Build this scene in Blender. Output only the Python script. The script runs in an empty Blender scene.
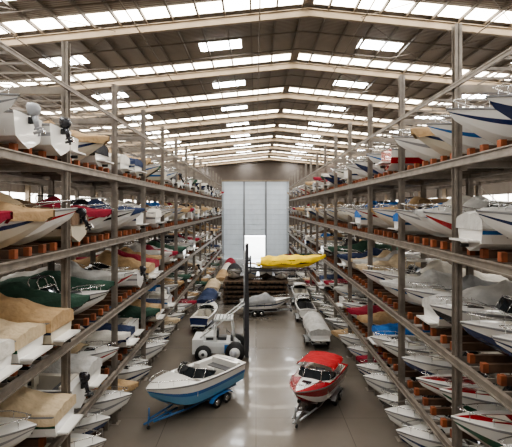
import bpy, math, random
from mathutils import Vector, Matrix
random.seed(7)
sc = bpy.context.scene
H = 12.4
XL, XR = -8.0, 7.65
YB = 102.0
RX, RZ, SL = 3.0, H + 11.6, 0.10      # ridge x, ridge z, slope
XW0, XW1 = -23.0, 27.0
DEP = 7.6

# ---------------------------------------------------------------- materials
def mat(name, col, rough=0.6, metal=0.0, noise=0.0, nscale=3.0, coat=0.0, emit=None, bump=0.0, bscale=20, spec=0.5):
    m = bpy.data.materials.new(name); m.use_nodes = True
    nt = m.node_tree; b = nt.nodes['Principled BSDF']
    b.inputs['Base Color'].default_value = (*col, 1)
    b.inputs['Roughness'].default_value = rough
    b.inputs['Metallic'].default_value = metal
    b.inputs['Coat Weight'].default_value = coat
    b.inputs['Specular IOR Level'].default_value = spec
    if emit:
        b.inputs['Emission Color'].default_value = (*emit[0], 1)
        b.inputs['Emission Strength'].default_value = emit[1]
    if noise > 0:
        tc = nt.nodes.new('ShaderNodeTexCoord')
        n = nt.nodes.new('ShaderNodeTexNoise'); n.inputs['Scale'].default_value = nscale; n.inputs['Detail'].default_value = 5
        r = nt.nodes.new('ShaderNodeValToRGB')
        r.color_ramp.elements[0].position = 0.3; r.color_ramp.elements[1].position = 0.7
        r.color_ramp.elements[0].color = (*[c * (1 - noise) for c in col], 1)
        r.color_ramp.elements[1].color = (*[min(1, c * (1 + noise)) for c in col], 1)
        nt.links.new(tc.outputs['Object'], n.inputs['Vector'])
        nt.links.new(n.outputs['Fac'], r.inputs['Fac'])
        nt.links.new(r.outputs['Color'], b.inputs['Base Color'])
    if bump > 0:
        tc = nt.nodes.new('ShaderNodeTexCoord')
        n = nt.nodes.new('ShaderNodeTexNoise'); n.inputs['Scale'].default_value = bscale
        bp = nt.nodes.new('ShaderNodeBump'); bp.inputs['Strength'].default_value = bump; bp.inputs['Distance'].default_value = 0.08
        nt.links.new(tc.outputs['Object'], n.inputs['Vector'])
        nt.links.new(n.outputs['Fac'], bp.inputs['Height'])
        nt.links.new(bp.outputs['Normal'], b.inputs['Normal'])
    return m

def corrugated(name, col, axis='X', freq=12.0, rough=0.5, dark=0.75, transl=0.0):
    m = mat(name, col, rough)
    nt = m.node_tree; b = nt.nodes['Principled BSDF']
    tc = nt.nodes.new('ShaderNodeTexCoord')
    w = nt.nodes.new('ShaderNodeTexWave'); w.wave_type = 'BANDS'; w.bands_direction = axis
    w.inputs['Scale'].default_value = freq / 10.0; w.inputs['Distortion'].default_value = 0
    bp = nt.nodes.new('ShaderNodeBump'); bp.inputs['Strength'].default_value = 0.6; bp.inputs['Distance'].default_value = 0.05
    n = nt.nodes.new('ShaderNodeTexNoise'); n.inputs['Scale'].default_value = 0.4; n.inputs['Detail'].default_value = 4
    r = nt.nodes.new('ShaderNodeValToRGB')
    r.color_ramp.elements[0].position = .3; r.color_ramp.elements[1].position = .7
    r.color_ramp.elements[0].color = (*[c * dark for c in col], 1); r.color_ramp.elements[1].color = (*col, 1)
    nt.links.new(tc.outputs['Object'], w.inputs['Vector']); nt.links.new(tc.outputs['Object'], n.inputs['Vector'])
    nt.links.new(w.outputs['Fac'], bp.inputs['Height']); nt.links.new(bp.outputs['Normal'], b.inputs['Normal'])
    nt.links.new(n.outputs['Fac'], r.inputs['Fac']); nt.links.new(r.outputs['Color'], b.inputs['Base Color'])
    if transl:
        t = nt.nodes.new('ShaderNodeBsdfTranslucent'); t.inputs['Color'].default_value = (*col, 1)
        mx = nt.nodes.new('ShaderNodeMixShader'); mx.inputs[0].default_value = transl
        nt.links.new(b.outputs[0], mx.inputs[1]); nt.links.new(t.outputs[0], mx.inputs[2])
        nt.links.new(mx.outputs[0], nt.nodes['Material Output'].inputs['Surface'])
    return m

M_STEEL = mat('rack_steel', (0.23, 0.20, 0.17), 0.5, 0.2, noise=0.25, nscale=2)
M_RAFT = mat('rafter_steel', (0.27, 0.215, 0.155), 0.55, 0.0, noise=0.15, nscale=1)
M_PURL = mat('purlin_steel', (0.13, 0.105, 0.08), 0.6)
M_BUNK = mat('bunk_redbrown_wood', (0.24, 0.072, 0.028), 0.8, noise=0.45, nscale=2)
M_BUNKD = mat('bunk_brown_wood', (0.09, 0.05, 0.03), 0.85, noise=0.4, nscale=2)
M_DECK = corrugated('roof_deck', (0.19, 0.15, 0.115), 'Y', 16)
M_WALL = corrugated('wall_sheet', (0.17, 0.14, 0.115), 'Y', 14)
M_DOOR = corrugated('door_sheet', (0.58, 0.62, 0.65), 'X', 10, dark=0.9, transl=.06)
M_DOORF = mat('door_frame', (0.24, 0.25, 0.26), 0.5)
M_DOORL = mat('door_rib', (0.45, 0.48, 0.50), 0.5)
M_SKY = mat('skylight_fibreglass', (0.9, 0.9, 0.86), 0.6, emit=((1.0, 0.91, 0.77), 8.5))
M_SKY2 = mat('skylight_clear', (0.9, 0.9, 0.9), 0.6, emit=((0.95, 0.98, 1.0), 24.0))
M_SIDE = mat('side_fibreglass', (0.9, 0.9, 0.9), 0.6, emit=((1.0, 0.95, 0.88), 4.5))
M_WHITE = mat('gelcoat_white', (0.78, 0.765, 0.73), 0.22, coat=0.6)
M_CREAM = mat('gelcoat_cream', (0.62, 0.56, 0.45), 0.25, coat=0.6)
M_RED = mat('gelcoat_red', (0.34, 0.010, 0.016), 0.2, coat=0.8)
M_NAVY = mat('gelcoat_navy', (0.015, 0.03, 0.10), 0.2, coat=0.8)
M_BLUE = mat('gelcoat_blue', (0.025, 0.13, 0.36), 0.2, coat=0.8)
M_SKYB = mat('gelcoat_skyblue', (0.10, 0.30, 0.48), 0.2, coat=0.8)
M_BLACK = mat('gelcoat_black', (0.014, 0.014, 0.016), 0.2, coat=0.8)
M_GREEN = mat('gelcoat_green', (0.02, 0.10, 0.06), 0.25, coat=0.8)
M_YELL = mat('gelcoat_yellow', (0.85, 0.60, 0.015), 0.25, coat=0.6)
M_GREYH = mat('gelcoat_grey', (0.30, 0.30, 0.31), 0.25, coat=0.6)
M_FLOORC = mat('boat_carpet', (0.20, 0.18, 0.16), 0.9)
M_SEAT = mat('seat_vinyl', (0.66, 0.62, 0.54), 0.45)
M_SEATD = mat('seat_vinyl_dark', (0.08, 0.08, 0.085), 0.45)
M_CHROME = mat('stainless', (0.7, 0.7, 0.7), 0.2, 1.0)
M_GLASS = mat('tinted_glass', (0.02, 0.025, 0.03), 0.06, coat=0.5)
M_RUB = mat('black_rubber', (0.02, 0.02, 0.02), 0.7)
M_ENG = mat('outboard_black', (0.02, 0.02, 0.025), 0.25, coat=0.5)
M_ENGG = mat('outboard_grey', (0.35, 0.36, 0.38), 0.3, coat=0.5)
M_GALV = mat('galvanised', (0.40, 0.41, 0.42), 0.4, 0.7)
M_TRB = mat('trailer_blue', (0.03, 0.12, 0.30), 0.4)
def cov(n, c): return mat('canvas_' + n, c, 0.85, noise=0.15, nscale=1.8, bump=0.9, bscale=3.5)
C_TAN = cov('tan', (0.40, 0.27, 0.145)); C_GREY = cov('grey', (0.27, 0.27, 0.27)); C_LG = cov('lightgrey', (0.48, 0.47, 0.45))
C_WHT = cov('white', (0.68, 0.65, 0.59)); C_BLUE = cov('blue', (0.02, 0.13, 0.40)); C_MAR = cov('maroon', (0.24, 0.012, 0.03))
C_GRN = cov('green', (0.03, 0.075, 0.05)); C_BLK = cov('black', (0.03, 0.03, 0.035)); C_RED = cov('red', (0.40, 0.012, 0.015)); C_BEI = cov('beige', (0.53, 0.42, 0.28))
C_BRN = cov('brown', (0.16, 0.10, 0.06)); C_NVY = cov('navy', (.02, .035, .09))

# ---------------------------------------------------------------- mesh builder
class MB:
    def __init__(s): s.v = []; s.f = []; s.m = []; s.mats = []; s.sm = []
    def mi(s, m):
        if m not in s.mats: s.mats.append(m)
        return s.mats.index(m)
    def add(s, vs, fs, m, smooth=False, M=None):
        o = len(s.v); k = s.mi(m)
        for v in vs:
            v = Vector(v)
            if M is not None: v = M @ v
            s.v.append(tuple(v))
        for f in fs:
            s.f.append([o + i for i in f]); s.m.append(k); s.sm.append(smooth)
    def box(s, x0, x1, y0, y1, z0, z1, m, M=None):
        vs = [(x0,y0,z0),(x1,y0,z0),(x1,y1,z0),(x0,y1,z0),(x0,y0,z1),(x1,y0,z1),(x1,y1,z1),(x0,y1,z1)]
        s.add(vs, [(0,3,2,1),(4,5,6,7),(0,1,5,4),(1,2,6,5),(2,3,7,6),(3,0,4,7)], m, M=M)
    def rings(s, rings, m, smooth=True, caps=True, closed=True, M=None):
        n = len(rings[0]); vs = [p for r in rings for p in r]; fs = []
        for i in range(len(rings) - 1):
            for j in range(n if closed else n - 1):
                a = i*n + j; b = i*n + (j+1) % n
                fs.append((a, b, b + n, a + n))
        if caps and closed:
            fs.append(tuple(reversed(range(n)))); fs.append(tuple((len(rings)-1)*n + j for j in range(n)))
        s.add(vs, fs, m, smooth, M)
    def cyl(s, c, r, h, axis, m, n=16, r2=None, M=None):
        r2 = r if r2 is None else r2; R = []
        for rr, d in ((r, -h/2), (r2, h/2)):
            ring = []
            for i in range(n):
                a = 2*math.pi*i/n; u, w = rr*math.cos(a), rr*math.sin(a)
                p = {'x': (d, u, w), 'y': (w, d, u), 'z': (u, w, d)}[axis]
                ring.append((c[0]+p[0], c[1]+p[1], c[2]+p[2]))
            R.append(ring)
        s.rings(R, m, M=M)
    def tube(s, pts, r, m, n=6, M=None):
        pts = [Vector(p) for p in pts]; R = []
        for i, p in enumerate(pts):
            d = (pts[min(i+1, len(pts)-1)] - pts[max(i-1, 0)]).normalized()
            up = Vector((0,0,1)) if abs(d.z) < 0.95 else Vector((1,0,0))
            a = d.cross(up).normalized(); b = a.cross(d)
            R.append([tuple(p + a*r*math.cos(2*math.pi*j/n) + b*r*math.sin(2*math.pi*j/n)) for j in range(n)])
        s.rings(R, m, M=M)
    def mesh(s, name, k=1.0):
        me = bpy.data.meshes.new(name); me.from_pydata([(a*k, b*k, c*k) for a, b, c in s.v], [], s.f)
        for m in s.mats: me.materials.append(m)
        for i, p in enumerate(me.polygons): p.material_index = s.m[i]; p.use_smooth = s.sm[i]
        me.update(); return me
    def obj(s, name, loc=(0,0,0), rotz=0.0, parent=None):
        o = bpy.data.objects.new(name, s.mesh(name)); sc.collection.objects.link(o)
        o.location = loc; o.rotation_euler = (0, 0, rotz)
        if parent: o.parent = parent
        return o

def put(me, name, loc, rotz, parent=None, k=(1,1,1)):
    o = bpy.data.objects.new(name, me); sc.collection.objects.link(o)
    o.location = loc; o.rotation_euler = (0, 0, rotz); o.scale = k
    if parent: o.parent = parent
    return o

# ---------------------------------------------------------------- boats
def outboard(mb, x, y, z, m, s=1.0, tilt=0.0):
    M = Matrix.Translation((x, 0, z)) @ Matrix.Rotation(tilt, 4, 'Y') @ Matrix.Translation((-x, 0, -z))
    def ring(cx, cz, lx, ly, tl=0):
        return [(x + (cx + lx*math.copysign(abs(math.cos(a))**0.6, math.cos(a)))*s,
                 y + ly*math.copysign(abs(math.sin(a))**0.6, math.sin(a))*s, z + (cz + tl*math.cos(a))*s)
                for a in [2*math.pi*i/14 for i in range(14)]]
    mb.rings([ring(-.28,.10,.20,.15), ring(-.30,.22,.32,.22), ring(-.32,.50,.36,.25,.03), ring(-.30,.70,.32,.22,.05), ring(-.27,.80,.20,.14,.05)], m, M=M)
    mb.rings([ring(-.26,-.55,.13,.07), ring(-.28,.12,.17,.12)], m, M=M)
    mb.rings([ring(-.30,-.62,.26,.09), ring(-.28,-.54,.20,.09)], m, M=M)
    mb.cyl((x-.28*s, y, z-.78*s), .085*s, .55*s, 'x', m, 10, M=M)
    mb.box(x-.34*s, x-.2*s, y-.02, y+.02, z-1.0*s, z-.55*s, m, M=M)
    for k in range(3):
        a = k*2.094
        mb.box(x-.58*s, x-.54*s, y-.05, y+.05, z-.78*s, z-.60*s, M_CHROME, M=M @ Matrix.Translation((0,y,z-.78*s)) @ Matrix.Rotation(a,4,'X') @ Matrix.Translation((0,-y,-(z-.78*s))))
    mb.box(x-.12*s, x+.06*s, y-.12*s, y+.12*s, z-.25*s, z+.1*s, M_RUB)

def boat(style, L=6.4, B=2.4, hull=M_WHITE, stripe=M_NAVY, top=M_WHITE, bottom=None, cover=C_TAN, engine=M_ENG, seat=M_SEAT, canopy=None, seed=0, seats=True, Hs=1.12, part=False, ch=.85, es=.66, deckstripe=None, fz=.42):
    rnd = random.Random(seed); mb = MB(); bottom = bottom or hull
    N = 18; T = [i/N for i in range(N)] + [0.985, 1.0]
    rise = .36
    zs = lambda t: Hs + rise*t*t
    def hb(t):
        b = B/2*(0.93 + .07*min(1, t/.3))
        if t > .42: b *= max(0.0, 1 - ((t-.42)/.58)**2.8)
        return max(b, .03)
    def zk(t): return 0 if t < .55 else ((t-.55)/.45)**2.3*zs(t)*.72
    def zc(t): return zk(t) + .34*(1 - .45*t)
    def X(t, z): return L*t - (1 - z/zs(t))*1.1*max(0, t)**5
    rows = []
    for t in T:
        b, s, c, k = hb(t), zs(t), zc(t), zk(t)
        cf = .86 - .34*t**3
        def P(f, yy=None):
            z = c + (s-c)*f; y = b*(cf + (1-cf)*f**.8); return (X(t, z), y, z)
        rows.append([(X(t,k),0,k), (X(t,(k+c)/2), b*cf*.52, k+(c-k)*.46), P(0), P(.42), P(.60), P(.92), (L*t, b+.025, s-.04), (L*t, b+.02, s+.03), (L*t, max(b-.10,.0), s+.05)])
    sets = [(0,2,bottom), (2,3,hull), (3,4,stripe), (4,5,top), (5,7,M_GREYH if hull is not M_YELL else M_BLACK), (7,8,top)]
    for sg in (1, -1):
        for a, b_, m in sets:
            g = [[(p[0], sg*p[1], p[2]) for p in r[a:b_+1]] for r in rows]
            n = b_-a+1; fs = []
            for i in range(len(g)-1):
                for j in range(n-1):
                    q = (i*n+j, (i+1)*n+j, (i+1)*n+j+1, i*n+j+1)
                    fs.append(q if sg < 0 else q[::-1])
            mb.add([p for r in g for p in r], fs, m, True)
    r0 = rows[0]
    mb.add([(p[0], p[1], p[2]) for p in r0] + [(p[0], -p[1], p[2]) for p in r0[1:]][::-1], [tuple(range(2*len(r0)-1))], hull)
    td = .56
    G = [r[8] for r in rows]
    def deck(idx, m):
        vs = []; fs = []
        for i in idx:
            x, y, z = G[i]; vs += [(x,-y,z), (x,-y*.5,z+.05*y), (x,0,z+.07*y), (x,y*.5,z+.05*y), (x,y,z)]
        mb.add(vs, [(i*5+j, (i+1)*5+j, (i+1)*5+j+1, i*5+j+1) for i in range(len(idx)-1) for j in (0, 3)], m, True)
        mb.add(vs, [(i*5+j, (i+1)*5+j, (i+1)*5+j+1, i*5+j+1) for i in range(len(idx)-1) for j in (1, 2)], deckstripe or m, True)
    fi = [i for i, t in enumerate(T) if t >= td-.001]; ai = [0, 1]
    ci = [i for i in range(1, fi[0]+1)]
    deck(fi, top); deck(ai, top)
    for sg in (1,-1):
        vs = []; fs = []
        for i in ci:
            x, y, z = G[i]; vs += [(x, sg*y, z), (x, sg*(y-.12), z-.08), (x, sg*(y-.15), fz)]
        for i in range(len(ci)-1):
            for j in range(2): fs.append((i*3+j, (i+1)*3+j, (i+1)*3+j+1, i*3+j+1))
        mb.add(vs, fs, seat)
    vs = []
    for i in ci: vs += [(G[i][0], -G[i][1]+.14, fz), (G[i][0], G[i][1]-.14, fz)]
    mb.add(vs, [(2*i, 2*i+2, 2*i+3, 2*i+1) for i in range(len(ci)-1)], M_FLOORC)
    for i in (ci[0], ci[-1]):
        x, y, z = G[i]; mb.add([(x,-y,z),(x,y,z),(x,y,fz),(x,-y,fz)], [(0,1,2,3)], seat)
    xw = td*L; bw = hb(td) - .12; zw = zs(td) + .05
    def bowrail():
        rl = [(L*t, (hb(t)-.1), zs(t)+.30*min(1, (t-.6)*8)+.05) for t in (.6,.7,.8,.9,.96)]
        rr = [(x, -y, z) for x, y, z in rl][::-1]
        mb.tube(rl+rr, .022, M_CHROME, 5)
        for t in (.7,.82,.92):
            for sg in (1,-1): mb.tube([(L*t, sg*(hb(t)-.1), zs(t)+.04), (L*t, sg*(hb(t)-.1), zs(t)+.34)], .015, M_CHROME, 4)
        mb.box(L*.70, L*.80, -.28, .28, zs(.75)+.06, zs(.75)+.12, M_GLASS if seed % 2 else seat)
    if style in ('open', 'bimini', 'tower', 'cabin'):
        pl = [(xw-.95, bw+.02), (xw-.15, bw-.1), (xw+.22, bw*.5), (xw+.30, 0), (xw+.22, -bw*.5), (xw-.15, -bw+.1), (xw-.95, -bw-.02)]
        hgt = [.14, .44, .50, .51, .50, .44, .14]
        lo = [(x, y, zw-.02) for x, y in pl]; hi = [(x-.34, y*.92, zw+h) for (x, y), h in zip(pl, hgt)]
        mb.add(lo+hi, [(i, i+1, 8+i, 7+i) for i in range(6)], M_GLASS)
        mb.tube(hi, .03, M_CHROME, 5); mb.tube(lo, .026, M_WHITE, 4)
        for i in (1, 2, 4, 5): mb.tube([lo[i], hi[i]], .022, M_CHROME, 4)
        mb.box(xw-.55, xw+.05, -bw+.05, -.35, fz, zw-.02, seat); mb.box(xw-.55, xw+.05, .35, bw-.05, fz, zw-.02, seat)
        bowrail()
    if style in ('open', 'bimini', 'tower', 'cabin', 'cc') and seats:
        for sy in (-.58, .58):
            if style == 'cc': continue
            mb.box(xw-1.35, xw-.85, sy-.25, sy+.25, fz, fz+.43, seat)
            mb.box(xw-1.45, xw-1.32, sy-.25, sy+.25, fz+.38, fz+1.04, seat)
            mb.box(xw-1.30, xw-.88, sy-.2, sy+.2, fz+.43, fz+.50, M_SEATD)
        mb.box(L*.10, L*.19, -B*.36, B*.36, fz, fz+.43, seat); mb.box(L*.065, L*.10, -B*.38, B*.38, fz, fz+.83, seat)
        mb.box(L*.11, L*.185, -B*.34, B*.34, fz+.43, fz+.48, M_SEATD)
        mb.cyl((xw-.62, -.6, zw-.1), .19, .03, 'x', M_RUB, 14)
    if style == 'cabin':
        x0, x1 = xw-1.5, xw+.1; y = bw-.1; zt = zw+.85
        mb.rings([[(x0-.2,-y,zt),(x1,-y*.9,zt-.03),(x1+.2,0,zt-.02),(x1,y*.9,zt-.03),(x0-.2,y,zt)], [(x0-.2,-y*.9,zt+.08),(x1-.1,-y*.8,zt+.07),(x1+.1,0,zt+.08),(x1-.1,y*.8,zt+.07),(x0-.2,y*.9,zt+.08)]], top)
        for px, py in ((x0,y-.05),(x0,-y+.05),(x1-.15,y*.85),(x1-.15,-y*.85)): mb.tube([(px+.1,py,zw-.05),(px,py*.97,zt+.02)], .03, M_CHROME, 6)
    if style == 'cc':
        cx = L*.45; bowrail()
        mb.rings([[(cx-.35,-.4,.42),(cx+.35,-.4,.42),(cx+.35,.4,.42),(cx-.35,.4,.42)], [(cx-.3,-.36,1.35),(cx+.25,-.36,1.3),(cx+.25,.36,1.3),(cx-.3,.36,1.35)]], top, False)
        mb.add([(cx+.25,-.34,1.3),(cx+.25,.34,1.3),(cx+.02,.3,1.75),(cx+.02,-.3,1.75)], [(0,1,2,3)], M_GLASS)
        mb.box(cx-1.1, cx-.7, -.4, .4, .42, .95, seat); mb.box(cx-1.15, cx-1.05, -.4, .4, .95, 1.25, seat)
        zt = 2.35; c = canopy or C_BLUE
        mb.rings([[(cx-1.1,-.8,zt),(cx+.7,-.72,zt),(cx+.7,.72,zt),(cx-1.1,.8,zt)], [(cx-1.05,-.7,zt+.08),(cx+.6,-.62,zt+.08),(cx+.6,.62,zt+.08),(cx-1.05,.7,zt+.08)]], c, False)
        for px in (cx-.7, cx+.35):
            for sg in (1,-1): mb.tube([(px, sg*.45,.42),(px, sg*.45,1.5),(px, sg*.68, zt)], .03, M_CHROME, 6)
    if style == 'bimini' and canopy:
        zt = zw+.72; x0, x1 = xw-2.5, xw-.25; y = B/2-.08
        g = []; n = 7
        for i in range(6):
            x = x0+(x1-x0)*i/5; sag = -.05*math.sin(math.pi*i/5*2)**2
            g.append([(x, y*v, zt + .16*(1-v*v)+sag - (.16 if abs(v) > .99 else 0)) for v in (-1,-.9,-.5,0,.5,.9,1)])
        vs = [p for r in g for p in r]
        mb.add(vs, [(i*n+j, (i+1)*n+j, (i+1)*n+j+1, i*n+j+1) for i in range(5) for j in range(6)], canopy, True)
        for sg in (1,-1):
            for xx in (x0, (x0+x1)/2, x1): mb.tube([((x0+x1)/2, sg*(y+.05), zw-.02), (xx, sg*y, zt)], .02, M_CHROME, 4)
    if style == 'tower':
        y = bw; zt = zw+.95
        for dx in (-.55, -.05):
            mb.tube([(xw+dx,-y,zw-.05),(xw+dx-.35,-y*.9,zt-.15),(xw+dx-.45,-y*.6,zt),(xw+dx-.45,y*.6,zt),(xw+dx-.35,y*.9,zt-.15),(xw+dx,y,zw-.05)], .038, M_CHROME, 6)
        mb.box(xw-1.05, xw-.45, -.5, .5, zt-.02, zt+.03, canopy or C_BLK)
    if style == 'cover':
        hp = ch + .2*rnd.random(); ts_ = .50 + .06*rnd.random(); hs = .18+.3*rnd.random()
        ph = rnd.random()*6; tend = .70 if part else 1.0
        TT = [t for t in [i/28 for i in range(28)] + [.985, 1.0] if t <= tend + .01]
        if part: bowrail()
        vv = (-1.0,-.97,-.9,-.7,-.45,-.2,0,.2,.45,.7,.9,.97,1.0); n = len(vv); g = []
        tf = ts_ + .10
        for i, t in enumerate(TT):
            b = hb(t)+.05
            if t < .12: h = hs*(.6+.4*t/.12)
            elif t < ts_: h = hs + (hp-hs)*((t-.12)/(ts_-.12))**1.1
            elif t < tf: h = hp - hp*.5*((t-ts_)/(tf-ts_))
            else: h = hp*.5*max(0, 1-((t-tf)/((tend if part else 1)-tf+.001)))**1.0
            h += .06*math.sin(t*26+ph)*(1 if .05 < t < .9 else 0)
            xx = L*t + (.05 if t > .98 else 0) - (.05 if i == 0 else 0); row = []
            for v in vv:
                dr = 0
                if abs(v) >= .999: dr = -.34 - .06*math.sin(t*19+ph)
                elif abs(v) > .95: dr = -.02
                pk = 1-abs(v)**(2.6 if t < ts_+.05 else 1.5)
                row.append((xx, b*v, zs(t)+.07+dr*(1 if t < .97 else .6)+h*pk + .035*math.sin(v*9+t*37+ph)*(1-abs(v)**3)))
            g.append(row)
        fs = [(i*n+j, (i+1)*n+j, (i+1)*n+j+1, i*n+j+1) for i in range(len(TT)-1) for j in range(n-1)]
        mb.add([p for r in g for p in r], fs, cover, True)
        r = g[0]; mb.add(list(r)+[(r[-1][0],r[-1][1],zs(0)-.3),(r[0][0],r[0][1],zs(0)-.3)], [tuple(range(n+2))], cover)
        for t in (.12, .3, .45, .6):
            b = hb(t)+.06
            for sg in (1,-1): mb.box(L*t-.02, L*t+.02, sg*b-.012, sg*b+.012, .55, zs(t)-.15, M_RUB)
    if engine:
        outboard(mb, -.06, 0, Hs-.08, engine, es, rnd.choice((0, .25, .5)))
    else:
        mb.box(-.45, 0, -B*.36, B*.36, .38, .45, top); mb.cyl((-.2,0,.22), .07, .3, 'x', M_RUB, 8)
    return mb

V = {}; WT = {}
def reg(k, w, **kw):
    st = kw.pop('style'); V[k] = (boat(st, seed=len(V), **kw).mesh('boat_' + k), st, kw.get('L', 6.4)); WT[k] = w
reg('cov_tan', 2.8, style='cover', cover=C_TAN, hull=M_CREAM, stripe=M_NAVY, ch=.9, engine=None, L=6.6)
reg('cov_tan2', 2.6, style='cover', cover=C_BEI, hull=M_WHITE, stripe=M_RED, engine=None, L=6.8, part=True)
reg('cov_beige', 1.8, style='cover', cover=C_BEI, hull=M_WHITE, stripe=M_GREEN, L=6.8, engine=None)
reg('cov_brown', 1.3, style='cover', cover=C_BRN, hull=M_CREAM, stripe=M_BLACK, L=6.8, part=True)
reg('cov_grey', 2.6, style='cover', cover=C_GREY, hull=M_WHITE, stripe=M_NAVY, L=7.2, part=True, engine=None)
reg('cov_lg', 2.8, style='cover', cover=C_LG, hull=M_WHITE, stripe=M_BLUE, engine=None, L=7.0)
reg('cov_white', 2.3, style='cover', cover=C_WHT, hull=M_WHITE, stripe=M_GREYH, engine=None, L=7.2, part=True)
reg('cov_white2', 1.6, style='cover', cover=C_WHT, hull=M_NAVY, stripe=M_BLACK, L=6.8, ch=.6, engine=M_ENGG)
reg('cov_blue', 1.6, style='cover', cover=C_BLUE, hull=M_WHITE, stripe=M_BLUE, part=True, engine=None, L=6.6)
reg('cov_navy', 1.3, style='cover', cover=C_NVY, hull=M_WHITE, stripe=M_NAVY, L=7, engine=None)
reg('cov_maroon', 1.5, style='cover', cover=C_MAR, hull=M_WHITE, stripe=M_RED, engine=None)
reg('cov_green', 1.2, style='cover', cover=C_GRN, hull=M_BLACK, stripe=M_GREEN, top=M_GREEN, engine=None, L=7.2)
reg('cov_black', 1.8, style='cover', cover=C_BLK, hull=M_WHITE, stripe=M_BLACK, engine=None, part=True)
reg('open_navy', 2, style='open', hull=M_WHITE, stripe=M_NAVY, top=M_WHITE, engine=None, L=7.4, bottom=M_NAVY)
reg('open_navy2', 1.5, style='open', hull=M_NAVY, stripe=M_WHITE, top=M_WHITE, engine=None, L=7.4)
reg('open_red', 1.1, style='open', hull=M_RED, stripe=M_WHITE, top=M_WHITE, bottom=M_WHITE, engine=None, L=7.0)
reg('open_white', 1.8, style='open', hull=M_WHITE, stripe=M_GREYH, engine=M_ENG, L=6.8)
reg('open_blue', 1.3, style='open', hull=M_WHITE, stripe=M_BLUE, bottom=M_BLUE, engine=None)
reg('open_green', .9, style='open', hull=M_GREEN, stripe=M_WHITE, top=M_WHITE, bottom=M_WHITE, engine=None, L=7.0, deckstripe=M_RED)
reg('open_black', 2, style='open', hull=M_BLACK, stripe=M_WHITE, top=M_WHITE, engine=None, L=7.2, seat=M_SEATD, bottom=M_BLACK)
reg('tower', 1.8, style='tower', hull=M_WHITE, stripe=M_BLACK, engine=None, L=7.2, seat=M_SEATD)
reg('tower_red', 1, style='tower', hull=M_WHITE, stripe=M_RED, top=M_WHITE, engine=None, L=7.0, deckstripe=M_RED)
reg('cc_blue', .4, style='cc', hull=M_SKYB, stripe=M_WHITE, canopy=C_BLUE)
reg('cc_white', 1.2, style='cc', hull=M_WHITE, stripe=M_WHITE, canopy=C_WHT, engine=M_ENGG)
reg('cabin', 1.6, style='cabin', hull=M_WHITE, stripe=M_NAVY, L=7.4, engine=None)
reg('bim_tan', 1.6, style='bimini', canopy=C_TAN, hull=M_CREAM, stripe=M_BLUE, L=6.8, engine=None)
reg('bim_blue', .8, style='bimini', canopy=C_BLUE, hull=M_WHITE, stripe=M_BLUE, engine=None)
reg('bim_black', 1.5, style='bimini', canopy=C_BLK, hull=M_WHITE, stripe=M_BLACK, engine=None, L=7.0)
keys = list(V.keys())
reg('big_open', 0, style='open', hull=M_WHITE, stripe=M_GREYH, engine=None, L=7.6, Hs=1.65, fz=.8)
reg('big_navy', 0, style='open', hull=M_WHITE, stripe=M_NAVY, engine=None, L=7.8, Hs=1.55, bottom=M_NAVY, fz=.8)
NAMES = {'cover': 'covered_boat', 'open': 'speedboat', 'tower': 'wakeboard_boat', 'cc': 'center_console_boat', 'cabin': 'cabin_boat', 'bimini': 'bimini_boat'}

# ---------------------------------------------------------------- racks
SH = [3.1, 6.65, 10.65, 14.3]
BAY = 6.2
OVR = {('L',3,-1,0):'open_white', ('L',3,-1,1):'cc_white', ('L',3,-1,2):'open_white', ('L',3,0,0):'cabin', ('L',3,0,1):'cov_tan', ('L',3,0,2):'cov_black',
       ('L',2,-1,2):'cov_tan2', ('L',2,-1,1):'cov_tan', ('L',2,-1,0):'cov_maroon', ('L',2,0,0):'cov_brown', ('L',2,0,1):'cov_maroon', ('L',2,0,2):'tower', ('L',2,1,0):'bim_black', ('L',2,1,2):'cabin',
       ('L',1,-1,2):'cov_tan', ('L',1,-1,1):'cov_beige', ('L',1,-1,0):'cov_white', ('L',1,0,0):'cov_green', ('L',1,0,1):'tower', ('L',1,0,2):'cov_green', ('L',1,1,0):'cov_lg',
       ('L',0,-1,2):'cov_beige', ('L',0,-1,1):'open_white', ('L',0,0,0):'open_white', ('L',0,0,1):'cov_lg', ('L',0,0,2):'cov_tan2',
       ('R',3,-1,1):'open_navy2', ('R',3,0,0):'cov_blue', ('R',3,0,1):'cov_tan', ('R',3,0,2):'cov_white', ('R',3,-1,2):'cov_grey',
       ('R',2,-1,2):'cov_lg', ('R',2,-1,1):'cov_grey', ('R',2,-1,0):'cov_lg', ('R',2,0,0):'open_red', ('R',2,0,1):'cov_lg', ('R',2,0,2):'cov_white', ('R',2,1,0):'cov_blue', ('R',2,1,2):'cov_tan', ('R',2,2,1):'cov_blue',
       ('R',1,-1,2):'open_navy2', ('R',1,-1,1):'open_navy', ('R',1,-1,0):'cov_tan2', ('R',1,0,0):'open_black', ('R',1,0,1):'cov_lg', ('R',1,0,2):'cov_grey', ('R',1,1,0):'cov_lg', ('R',1,1,1):'cov_white',
       ('R',0,-1,2):'open_green', ('R',0,-1,1):'open_black', ('R',0,0,0):'open_green', ('R',0,0,1):'tower_red', ('R',0,0,2):'open_navy2', ('R',0,1,0):'cov_white', ('R',0,1,2):'cov_blue',
       ('R',-1,0,0):'open_black', ('R',-1,0,1):'big_navy', ('R',-1,0,2):'big_open', ('R',-1,1,0):'open_black', ('R',-1,1,1):'big_open', ('R',-1,1,2):'big_navy', ('R',-1,-1,2):'open_black', ('R',-1,2,1):'cov_blue', ('R',-1,2,2):'big_open',
       ('L',-1,0,2):'big_open', ('L',-1,0,1):'open_navy2', ('L',-1,1,1):'big_navy', ('L',-1,0,0):'cov_white', ('L',-1,1,0):'cov_tan', ('L',-1,2,2):'open_navy2', ('L',-1,2,0):'big_open'}

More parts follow.
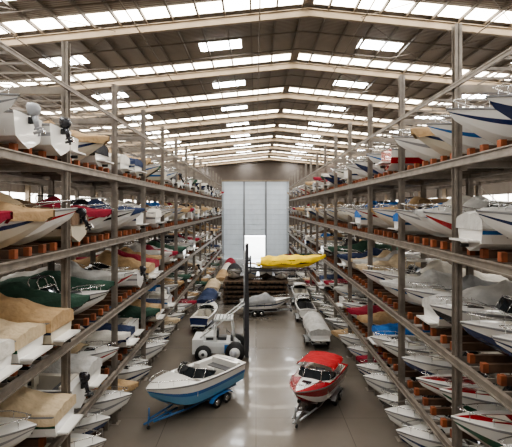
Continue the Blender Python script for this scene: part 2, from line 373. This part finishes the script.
def ibeam_v(mb, x, y, z0, z1, w, m):
    t = .035
    mb.box(x-w/2, x+w/2, y-w/2, y-w/2+t, z0, z1, m); mb.box(x-w/2, x+w/2, y+w/2-t, y+w/2, z0, z1, m)
    mb.box(x-t/2, x+t/2, y-w/2, y+w/2, z0, z1, m)
def ibeam_y(mb, x, y0, y1, z, h, w, m):
    t = .05
    mb.box(x-w/2, x+w/2, y0, y1, z-t, z, m); mb.box(x-w/2, x+w/2, y0, y1, z-h, z-h+t, m); mb.box(x-t/2, x+t/2, y0, y1, z-h+t, z-t, m)

def rack(side):
    s = -1 if side == 'L' else 1
    X0 = XL if side == 'L' else XR
    Y0 = 18.0 if side == 'L' else 16.3
    ztop = H + (5.2 if side == 'L' else 4.8)
    mb = MB(); xf = X0 + s*.15; xb = X0 + s*DEP
    kk = list(range(-3, 14)); ye = Y0 + kk[-1]*BAY
    for k in kk:
        y = Y0 + k*BAY
        for x in (xf, X0+s*DEP*.5, xb):
            ibeam_v(mb, x, y, 0, H+7.1 if x == xf else ztop, .28, M_STEEL)
            mb.box(x-.28, x+.28, y-.28, y+.28, 0, .03, M_STEEL)
        for z in SH + [ztop]:
            mb.box(min(xf, xb), max(xf, xb), y-.09, y+.09, z-.34, z-.04, M_STEEL)
        for z in SH:
            mb.box(min(xf, xf+s*.3), max(xf, xf+s*.3), y-.2, y+.2, z-.45, z-.35, M_STEEL)
    y0 = Y0 + kk[0]*BAY
    for z in SH:
        for x in (X0 + s*.02, X0+s*DEP*.5, xb+s*.02): ibeam_y(mb, x, y0, ye, z, .32, .18, M_STEEL)
        y = y0
        while y < min(ye, Y0+7*BAY):
            y += BAY/6; mb.box(min(xf, xb), max(xf, xb), y-.05, y+.05, z-.16, z-.02, M_STEEL)
    for x in (X0, X0+s*DEP*.5, xb):
        ibeam_y(mb, x, y0, ye, ztop, .18, .10, M_STEEL)
    y = y0
    while y < ye:
        y += BAY/6; mb.box(min(xf, xb), max(xf, xb), y-.03, y+.03, ztop-.12, ztop-.04, M_STEEL)
    for i in range(1, 8):
        x = X0 + s*DEP*i/8; mb.box(x-.02, x+.02, y0, ye, ztop-.04, ztop, M_STEEL)
    for k in kk[:-1:2]:
        y = Y0+k*BAY
        for z0, z1 in zip([0]+SH, SH+[ztop]):
            mb.tube([(xb, y, z0+.1), (xb, y+BAY, z1-.4)], .03, M_STEEL, 4); mb.tube([(xb, y+BAY, z0+.1), (xb, y, z1-.4)], .03, M_STEEL, 4)
    far = bpy.data.objects.new('distant_stored_boats', None); sc.collection.objects.link(far)
    rnd = random.Random(14 if side == 'L' else 31)
    for k in kk[1:-1]:
        for lev, z in enumerate([0]+SH):
            last = None
            for j in range(3):
                yc = Y0 + k*BAY + (1.14, 3.1, 5.06)[j] + rnd.uniform(-.02, .02)
                ov = OVR.get((side, lev-1, k, j))
                r0 = rnd.choices(keys, [WT[q] for q in keys])[0]
                if r0 == last: r0 = rnd.choice(keys)
                last = r0
                r1, r2, r3, r4 = rnd.random(), rnd.random(), rnd.random(), rnd.random()
                key = ov or r0
                if not ov and r1 < .03: continue
                me, st, L = V[key]
                q = .94 + .12*r4
                ks = (.95*q, .83, .98*q)
                if V[key][1] in ('cc', 'tower', 'cabin') and lev <= 1: ks = (.93*q, .82, .84)
                if key.startswith('big') : ks = (.95, .84, .90)
                L *= ks[0]
                bow_out = r2 < (.80 if side == 'R' else .55)
                if lev == 0 or key in ('open_navy2','open_green','cov_green') : bow_out = True
                prot = -.1 + r3*.9
                if lev == 0: prot = .5 + r3*.8
                if key.startswith('big'): prot = 1.0 + .3*r3
                bz = .32 if lev else .5
                zb = z + bz - .12
                for sy in (-.45, .45):
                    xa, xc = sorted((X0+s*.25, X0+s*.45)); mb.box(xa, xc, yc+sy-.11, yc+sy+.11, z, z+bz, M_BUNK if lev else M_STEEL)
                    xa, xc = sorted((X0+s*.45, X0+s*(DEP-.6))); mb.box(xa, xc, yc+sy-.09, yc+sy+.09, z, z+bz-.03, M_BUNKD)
                if bow_out:
                    if s > 0: loc = (X0 - prot + L, yc, zb); rot = math.pi
                    else: loc = (X0 + prot - L, yc, zb); rot = 0
                else:
                    loc = (X0 - s*(prot-.45), yc, zb); rot = math.pi if s < 0 else 0
                near = k <= 2
                put(me, NAMES[st] if near else 'boat_hull', loc, rot + rnd.uniform(-.015, .015), None if near else far, ks)
    mb.obj('boat_storage_rack')
rack('L'); rack('R')

# ---------------------------------------------------------------- room shell
Y0R = -16.0
mb = MB(); mb.box(XW0, XW1, Y0R, YB, -.2, 0, None)
fm = mat('polished_concrete', (0.2, 0.17, 0.14), 0.25, coat=.15)
nt = fm.node_tree; b = nt.nodes['Principled BSDF']; tc = nt.nodes.new('ShaderNodeTexCoord')
n1 = nt.nodes.new('ShaderNodeTexNoise'); n1.inputs['Scale'].default_value = .12; n1.inputs['Detail'].default_value = 7; n1.inputs['Roughness'].default_value = .55
r1 = nt.nodes.new('ShaderNodeValToRGB'); r1.color_ramp.elements[0].position = .3; r1.color_ramp.elements[1].position = .72
r1.color_ramp.elements[0].color = (.13, .112, .092, 1); r1.color_ramp.elements[1].color = (.20, .175, .15, 1)
n2 = nt.nodes.new('ShaderNodeTexNoise'); n2.inputs['Scale'].default_value = .5; n2.inputs['Detail'].default_value = 4
r2 = nt.nodes.new('ShaderNodeMapRange'); r2.inputs['To Min'].default_value = .14; r2.inputs['To Max'].default_value = .30
bk = nt.nodes.new('ShaderNodeTexBrick'); bk.offset = 0; bk.inputs['Scale'].default_value = 1; bk.inputs['Brick Width'].default_value = 5.2; bk.inputs['Row Height'].default_value = 6.2
bk.inputs['Mortar Size'].default_value = .02; bk.inputs['Color1'].default_value = (1,1,1,1); bk.inputs['Color2'].default_value = (.95,.95,.95,1); bk.inputs['Mortar'].default_value = (.6,.6,.6,1)
mx = nt.nodes.new('ShaderNodeMix'); mx.data_type = 'RGBA'; mx.blend_type = 'MULTIPLY'; mx.inputs['Factor'].default_value = 1
nt.links.new(tc.outputs['Object'], n1.inputs['Vector']); nt.links.new(tc.outputs['Object'], n2.inputs['Vector']); nt.links.new(tc.outputs['Object'], bk.inputs['Vector'])
nt.links.new(n1.outputs['Fac'], r1.inputs['Fac']); nt.links.new(r1.outputs['Color'], mx.inputs['A']); nt.links.new(bk.outputs['Color'], mx.inputs['B'])
nt.links.new(mx.outputs['Result'], b.inputs['Base Color']); nt.links.new(n2.outputs['Fac'], r2.inputs['Value']); nt.links.new(r2.outputs['Result'], b.inputs['Roughness'])
mb.mats = [fm]; mb.m = [0]*len(mb.m); mb.obj('floor')

def rz(x): return RZ - SL*abs(x-RX)
mb = MB()
for xa, xb_ in ((XW0, RX), (RX, XW1)):
    vs = []
    for dz in (0, .15):
        vs += [(xa, Y0R, rz(xa)+dz), (xb_, Y0R, rz(xb_)+dz), (xb_, YB, rz(xb_)+dz), (xa, YB, rz(xa)+dz)]
    mb.add(vs, [(0,3,2,1),(4,5,6,7),(0,1,5,4),(1,2,6,5),(2,3,7,6),(3,0,4,7)], M_DECK)
mb.obj('ceiling')
TR = [24 + 8.9*i for i in range(-4, 9)]
mb = MB()
def slab(y0, y1, xa, xb_, d0, d1, m):
    vs = [(xa,y0,rz(xa)-d0),(xb_,y0,rz(xb_)-d0),(xb_,y1,rz(xb_)-d0),(xa,y1,rz(xa)-d0),(xa,y0,rz(xa)-d1),(xb_,y0,rz(xb_)-d1),(xb_,y1,rz(xb_)-d1),(xa,y1,rz(xa)-d1)]
    mb.add(vs, [(0,1,2,3),(4,7,6,5),(0,4,5,1),(1,5,6,2),(2,6,7,3),(3,7,4,0)], m)
for y in TR:
    for xa, xb_ in ((XW0+.1, RX), (RX, XW1-.1)):
        slab(y-.12, y+.12, xa, xb_, .20, .24, M_RAFT); slab(y-.02, y+.02, xa, xb_, .24, .62, M_RAFT); slab(y-.12, y+.12, xa, xb_, .62, .66, M_RAFT)
    for xx in (XW0+.3, XW1-.3): ibeam_v(mb, xx, y, 0, rz(xx)-.25, .4, M_RAFT)
mb.obj('roof_trusses')
mb = MB()
x = XW0+.5
while x < XW1:
    mb.box(x-.05, x+.05, Y0R, YB, rz(x)-.20, rz(x)-.02, M_PURL); x += 1.48
for x in (-6.5, 0.2, 6.0, 12.5, -13): mb.tube([(x, Y0R, rz(x)-.8), (x, YB-.2, rz(x)-.8)], .035, M_PURL, 6)
for i, y in enumerate(TR[:-1]):
    for xa, xb_ in ((-18, -8), (6, 15)):
        mb.tube([(xa, y, rz(xa)-.4), (xb_, y+8.9, rz(xb_)-.4)], .02, M_PURL, 4); mb.tube([(xb_, y, rz(xb_)-.4), (xa, y+8.9, rz(xa)-.4)], .02, M_PURL, 4)
    for q in (3.0, 6.0):
        slab(y+q-.03, y+q+.03, XW0+.2, RX, .2, .27, M_PURL); slab(y+q-.03, y+q+.03, RX, XW1-.2, .2, .27, M_PURL)
mb.obj('roof_purlins')
mb = MB()
def sky(x0, x1, y0, y1, m):
    mb.add([(x0,y0,rz(x0)-.015),(x1,y0,rz(x1)-.015),(x1,y1,rz(x1)-.015),(x0,y1,rz(x0)-.015)], [(0,3,2,1)], m)
for y in TR:
    if y - 1.7 > Y0R:
        sky(XW0+.6, RX-.25, y-1.5, y-.25, M_SKY); sky(RX+.25, XW1-.6, y-1.5, y-.25, M_SKY)
    for cx in (-13, -2.4, 8.4, 19):
        if y+5 < YB: sky(cx-1.4, cx+1.4, y+3.9, y+5.3, M_SKY2)
mb.obj('skylight_panels')
for nm, x, s in (('wall_left', XW0, -1), ('wall_right', XW1, 1)):
    mb = MB(); zt = rz(x)+.1; x0, x1 = sorted((x, x+s*.15))
    for za, zb in ((0, 12.2), (13.9, zt-2.6), (zt-.5, zt)): mb.box(x0, x1, Y0R, YB, za, zb, M_WALL)
    for za, zb in ((12.2, 13.9), (zt-2.6, zt-.5)):
        mb.box(x0+.04, x1-.04, Y0R, YB, za, zb, M_SIDE)
        y = Y0R
        while y < YB: mb.box(x0-.03, x1+.03, y, y+.14, za, zb, M_WALL); y += 2.9
    mb.obj(nm)
DZ = 19.2; OX0, OX1, OZ = -2.9, 2.4, 5.85
y0, y1 = YB, YB+.2
mb = MB(); mb.box(XW0, XL-.35, y0, y1, 0, DZ, M_WALL); mb.obj('wall_back_left')
mb = MB(); mb.box(XR+.35, XW1, y0, y1, 0, DZ, M_WALL); mb.obj('wall_back_right')
mb = MB(); mb.add([(XW0,y0,DZ),(XW1,y0,DZ),(XW1,y0,rz(XW1)+.1),(RX,y0,RZ+.1),(XW0,y0,rz(XW0)+.1)], [(0,1,2,3,4)], M_WALL)
mb.obj('wall_back_gable')
mb = MB(); mb.box(XW0, XW1, Y0R-.2, Y0R, 0, rz(XW1), M_WALL); mb.obj('wall_front')
mb = MB()
for a, b_, za, zb in ((XL-.35, OX0, 0, DZ), (OX1, XR+.35, 0, DZ), (OX0, OX1, OZ, DZ)):
    mb.add([(a,y0+.1,za),(b_,y0+.1,za),(b_,y0+.1,zb),(a,y0+.1,zb)], [(0,1,2,3)], M_DOOR)
for x in (XL, XR): mb.box(x-.2, x+.2, y0-.12, y0+.08, 0, DZ, M_DOORL)
for x in (OX0, OX1): mb.box(x-.2, x+.2, y0-.12, y0+.08, 0, DZ, M_DOORF)
z = 1.2
while z < DZ-.6:
    for xa, xc in ((XL, OX0), (OX0, OX1), (OX1, XR)):
        if xa == OX0 and z < OZ: continue
        mb.box(xa+.2, xc-.2, y0+.03, y0+.08, z-.04, z+.04, M_DOORL)
    z += 1.2
mb.box(OX0, OX1, y0-.05, y0+.08, OZ-.1, OZ+.1, M_DOORL)
mb.box(XL-.3, XR+.3, y0-.35, y0, DZ-.4, DZ, M_RAFT)
mb.obj('door_1')
mb = MB(); mb.box(-40, 40, YB+.2, YB+80, -.25, -.02, mat('yard_concrete', (.6,.58,.54), .8, noise=.1, nscale=.5)); mb.obj('outdoor_yard_ground')

# ---------------------------------------------------------------- floor boats & trailers
def trailer(L=6.2, B=2.2, m=None):
    mb = MB(); m = m or M_GALV
    for sy in (-.62, .62):
        mb.tube([(.2, sy, .48), (L*.62, sy, .48), (L*.98, sy*.35, .50)], .06, m, 6)
        mb.box(.3, L*.7, sy-.06, sy+.06, .56, .72, M_RUB)
    for x in (.4, L*.3, L*.6, L*.8): mb.box(x-.04, x+.04, -.62 if x < L*.7 else -.42, .62 if x < L*.7 else .42, .44, .52, m)
    mb.tube([(L*.7, 0, .48), (L*1.05, 0, .48)], .06, m, 6)
    mb.cyl((L*1.02, .12, .27), .10, .08, 'y', M_RUB, 12); mb.tube([(L*1.02, .12, .27), (L*1.02, .12, .85)], .03, m, 6)
    mb.tube([(L*1.0, 0, .48), (L*1.0, 0, 1.25)], .045, m, 6)
    for x in (L*.26, L*.39):
        mb.cyl((x, 0, .33), .04, B, 'y', m, 8)
        for sy in (-B/2+.02, B/2-.02):
            mb.cyl((x, sy, .33), .33, .22, 'y', M_RUB, 20); mb.cyl((x, sy, .33), .19, .24, 'y', M_CHROME, 14)
    for sy in (-1, 1):
        ya, yb_ = sorted((sy*(B/2-.14), sy*(B/2+.16)))
        mb.rings([[(x, ya, z), (x, yb_, z)] for x, z in ((L*.18,.45),(L*.21,.66),(L*.26,.74),(L*.39,.74),(L*.44,.66),(L*.47,.45))], m, False, False, False)
    return mb
def on_trailer(mb_boat, name, bow, stern, L, B=2.2, m=None):
    d = Vector((bow[0]-stern[0], bow[1]-stern[1])); a = math.atan2(d.y, d.x); c = Vector(((bow[0]+stern[0])/2, (bow[1]+stern[1])/2))
    o = c - d.normalized()*L/2
    mb_boat.obj(name, (o.x, o.y, .58), a); trailer(L, B, m).obj('boat_trailer', (o.x, o.y, 0), a)
on_trailer(boat('bimini', L=6.4, B=2.6, hull=M_WHITE, stripe=M_RED, top=M_RED, bottom=M_RED, canopy=C_RED, engine=None, seat=M_SEAT, seed=3, deckstripe=M_WHITE), 'red_speedboat', (2.3, 23.7), (5.1, 29.0), 6.4)
on_trailer(boat('open', L=7.2, B=2.8, hull=M_SKYB, stripe=M_BLUE, top=M_WHITE, bottom=M_SKYB, engine=M_ENGG, seat=M_WHITE, seed=4, Hs=1.42, fz=.72), 'blue_white_speedboat', (-5.9, 23.5), (-1.8, 28.9), 7.0, 2.4, M_TRB)

# ---------------------------------------------------------------- forklift carrying yellow boat (faces +x)
M_FW = mat('forklift_white', (.72, .73, .72), .35, coat=.4); M_FB = mat('forklift_blue', (.03, .16, .42), .35, coat=.4); M_FD = mat('forklift_dark', (.05, .05, .055), .5)
mb = MB()
mb.rings([[(-3.9,-1.0,.75),(-3.9,1.0,.75),(-.7,1.0,.55),(-.7,-1.0,.55)], [(-4.1,-1.1,1.2),(-4.1,1.1,1.2),(-.6,1.1,1.2),(-.6,-1.1,1.2)], [(-4.0,-1.05,1.65),(-4.0,1.05,1.65),(-.9,1.05,1.45),(-.9,-1.05,1.45)]], M_FW, False)
mb.box(-4.2,-3.3,-1.12,1.12,.6,1.75,M_FW); mb.box(-3.3,-2.3,-.95,.95,1.6,2.0,M_FW); mb.box(-3.1,-2.5,-.96,.96,1.7,1.9,M_FD)
mb.box(-1.6,-.5,-1.13,-.95,.7,1.35,M_FB); mb.box(-1.6,-.5,.95,1.13,.7,1.35,M_FB); mb.box(-4.22,-4.18,-.8,.8,1.1,1.4,M_FB)
mb.box(-2.2,-1.5,-.4,.4,1.5,1.75,M_FD); mb.box(-2.3,-2.15,-.4,.4,1.7,2.3,M_FD)
mb.box(-1.15,-.95,-.5,.5,1.4,2.0,M_FD); mb.tube([(-1.2,0,2.0),(-1.45,0,2.2)],.03,M_FD)
mb.cyl((-1.48,0,2.2),.2,.03,'x',M_RUB,14)
for px, tx in ((-2.5,-2.4),(-.85,-1.05)):
    for sy in (-.8,.8): mb.tube([(px,sy,1.4),(tx,sy*.95,3.25)],.06,M_FW,6)
mb.box(-2.5,-.95,-.85,.85,3.23,3.34,M_FW)
for i in range(5): mb.box(-2.4+i*.3,-2.33+i*.3,-.8,.8,3.34,3.39,M_FD)
for x, r, w in ((-.75,.78,.55),(-3.3,.66,.45)):
    for sy in (-1.15,1.15):
        mb.cyl((x,sy,r),r,w,'y',M_RUB,24); mb.cyl((x,sy,r),r*.55,w+.04,'y',M_FW,16); mb.cyl((x,sy,r),r*.2,w+.08,'y',M_FD,10)
FZ = 7.35
for sy in (-.75,.75):
    mb.box(.05,.36,sy-.12,sy+.12,.25,5.4,M_FD); mb.box(.07,.32,sy*.8-.09,sy*.8+.09,3.0,9.4,M_FD)
    mb.tube([(-.02,sy*.5,.6),(-.02,sy*.5,8.8)],.06,M_GALV,8)
    mb.tube([(-3.6,sy,1.8),(.05,sy,4.6)],.06,M_FW,8)
for z, h in ((.4,.2),(2.4,.15),(4.8,.2)): mb.box(.0,.1,-.8,.8,z,z+h,M_FD)
for z in (5.6,7.0,9.2): mb.box(.08,.2,-.65,.65,z,z+.18,M_FD)
mb.box(.3,.42,-.95,.95,FZ-.3,FZ-.1,M_FD); mb.box(.3,.42,-.95,.95,FZ+.7,FZ+.85,M_FD)
for sy in (-.6,.6):
    mb.box(.42,.55,sy-.12,sy+.12,FZ-.3,FZ+1.0,M_FD)
    mb.rings([[(.42,sy-.12,FZ-.16),(.42,sy+.12,FZ-.16),(.42,sy+.12,FZ),(.42,sy-.12,FZ)],[(5.6,sy-.09,FZ-.05),(5.6,sy+.09,FZ-.05),(5.6,sy+.09,FZ),(5.6,sy-.09,FZ)]],M_FD,False)
mb.obj('marine_forklift', (-.95, 35, 0), 0)
boat('cover', L=5.3, B=2.2, hull=M_YELL, stripe=M_BLACK, top=M_YELL, bottom=M_YELL, cover=cov('yellow', (.8,.55,.02)), engine=None, Hs=.72, ch=.15, part=False, seed=9).obj('yellow_speedboat', (.45, 35, FZ), 0)

# ---------------------------------------------------------------- timber dock stack
M_TIM = mat('weathered_timber', (.13, .085, .055), .85, noise=.35, nscale=2); M_TIM2 = mat('dark_timber', (.04, .03, .024), .85, noise=.3, nscale=2)
mb = MB()
z = 0
for lay in range(5):
    off = random.uniform(-.12, .12)
    for x in (-3.8, -1.3, 1.3, 3.7): mb.box(x-.15+off*.3, x+.15+off*.3, -2.3, 2.3, z, z+.30, M_TIM2)
    for yy in (-2.1, 0, 2.1): mb.box(-4.2+off, 4.1+off, yy-.12, yy+.12, z+.30, z+.52, M_TIM2)
    for i in range(27): mb.box(-4.2+off+i*.31, -4.2+off+i*.31+.27, -2.4, 2.4, z+.52, z+.60, M_TIM)
    for i in range(14): mb.box(-4.1+off+i*.6, -4.1+off+i*.6+.38, -2.44, -2.40, z+.34, z+.60, M_TIM)
    z += .60
mb.obj('floating_dock_stack', (0, 56, 0))
for nm, ky, x in (('covered_boat','cov_black',-2.9),('bimini_boat','bim_tan',-.8),('speedboat','open_black',1.3),('covered_boat','cov_grey',3.3)):
    put(V[ky][0], nm, (x, 58.6, z), -math.pi/2, k=(.75,.8,.9))
for ky, nm, x, y, a in (('open_navy2','speedboat',-5.6,41,1.42),('cov_navy','covered_boat',-6.0,48.8,1.5),('cov_tan2','covered_boat',-6.0,56,1.55),('cov_tan','covered_boat',-5.4,64,1.5),('cov_white','covered_boat',-5.2,72,1.5),('cov_maroon','covered_boat',-5.2,80,1.5),
                        ('cov_lg','covered_boat',5.6,36.5,1.62),('tower','wakeboard_boat',5.5,44.3,1.6),('cabin','cabin_boat',5.7,52.3,1.57),('open_white','speedboat',5.4,67,-1.5),('cc_white','center_console_boat',4.4,75,-1.6),('cov_blue','covered_boat',5.0,84,-1.6),
                        ('cov_grey','covered_boat',-1.8,48.5,.15)):
    me, st, L = V[ky]; put(me, nm, (x, y, .58), a, k=(.82,.82,.9)); trailer(L*.82, 1.95).obj('boat_trailer', (x, y, 0), a)

# ---------------------------------------------------------------- world, camera
w = bpy.data.worlds.new('World'); sc.world = w; w.use_nodes = True
w.node_tree.nodes['Background'].inputs[0].default_value = (.9, .95, 1, 1); w.node_tree.nodes['Background'].inputs[1].default_value = 6.0
cd = bpy.data.cameras.new('camera'); cam = bpy.data.objects.new('camera', cd); sc.collection.objects.link(cam)
cam.location = (0, 0, H); cam.rotation_euler = (math.pi/2, 0, 0); cd.sensor_width = 36; cd.lens = 420/512*36; cd.shift_y = -15.5/512
cd.clip_end = 500
sc.camera = cam
try:
    sc.view_settings.view_transform = 'AgX'; sc.view_settings.look = 'AgX - Medium High Contrast'
except Exception: pass
sc.view_settings.exposure = 0.55
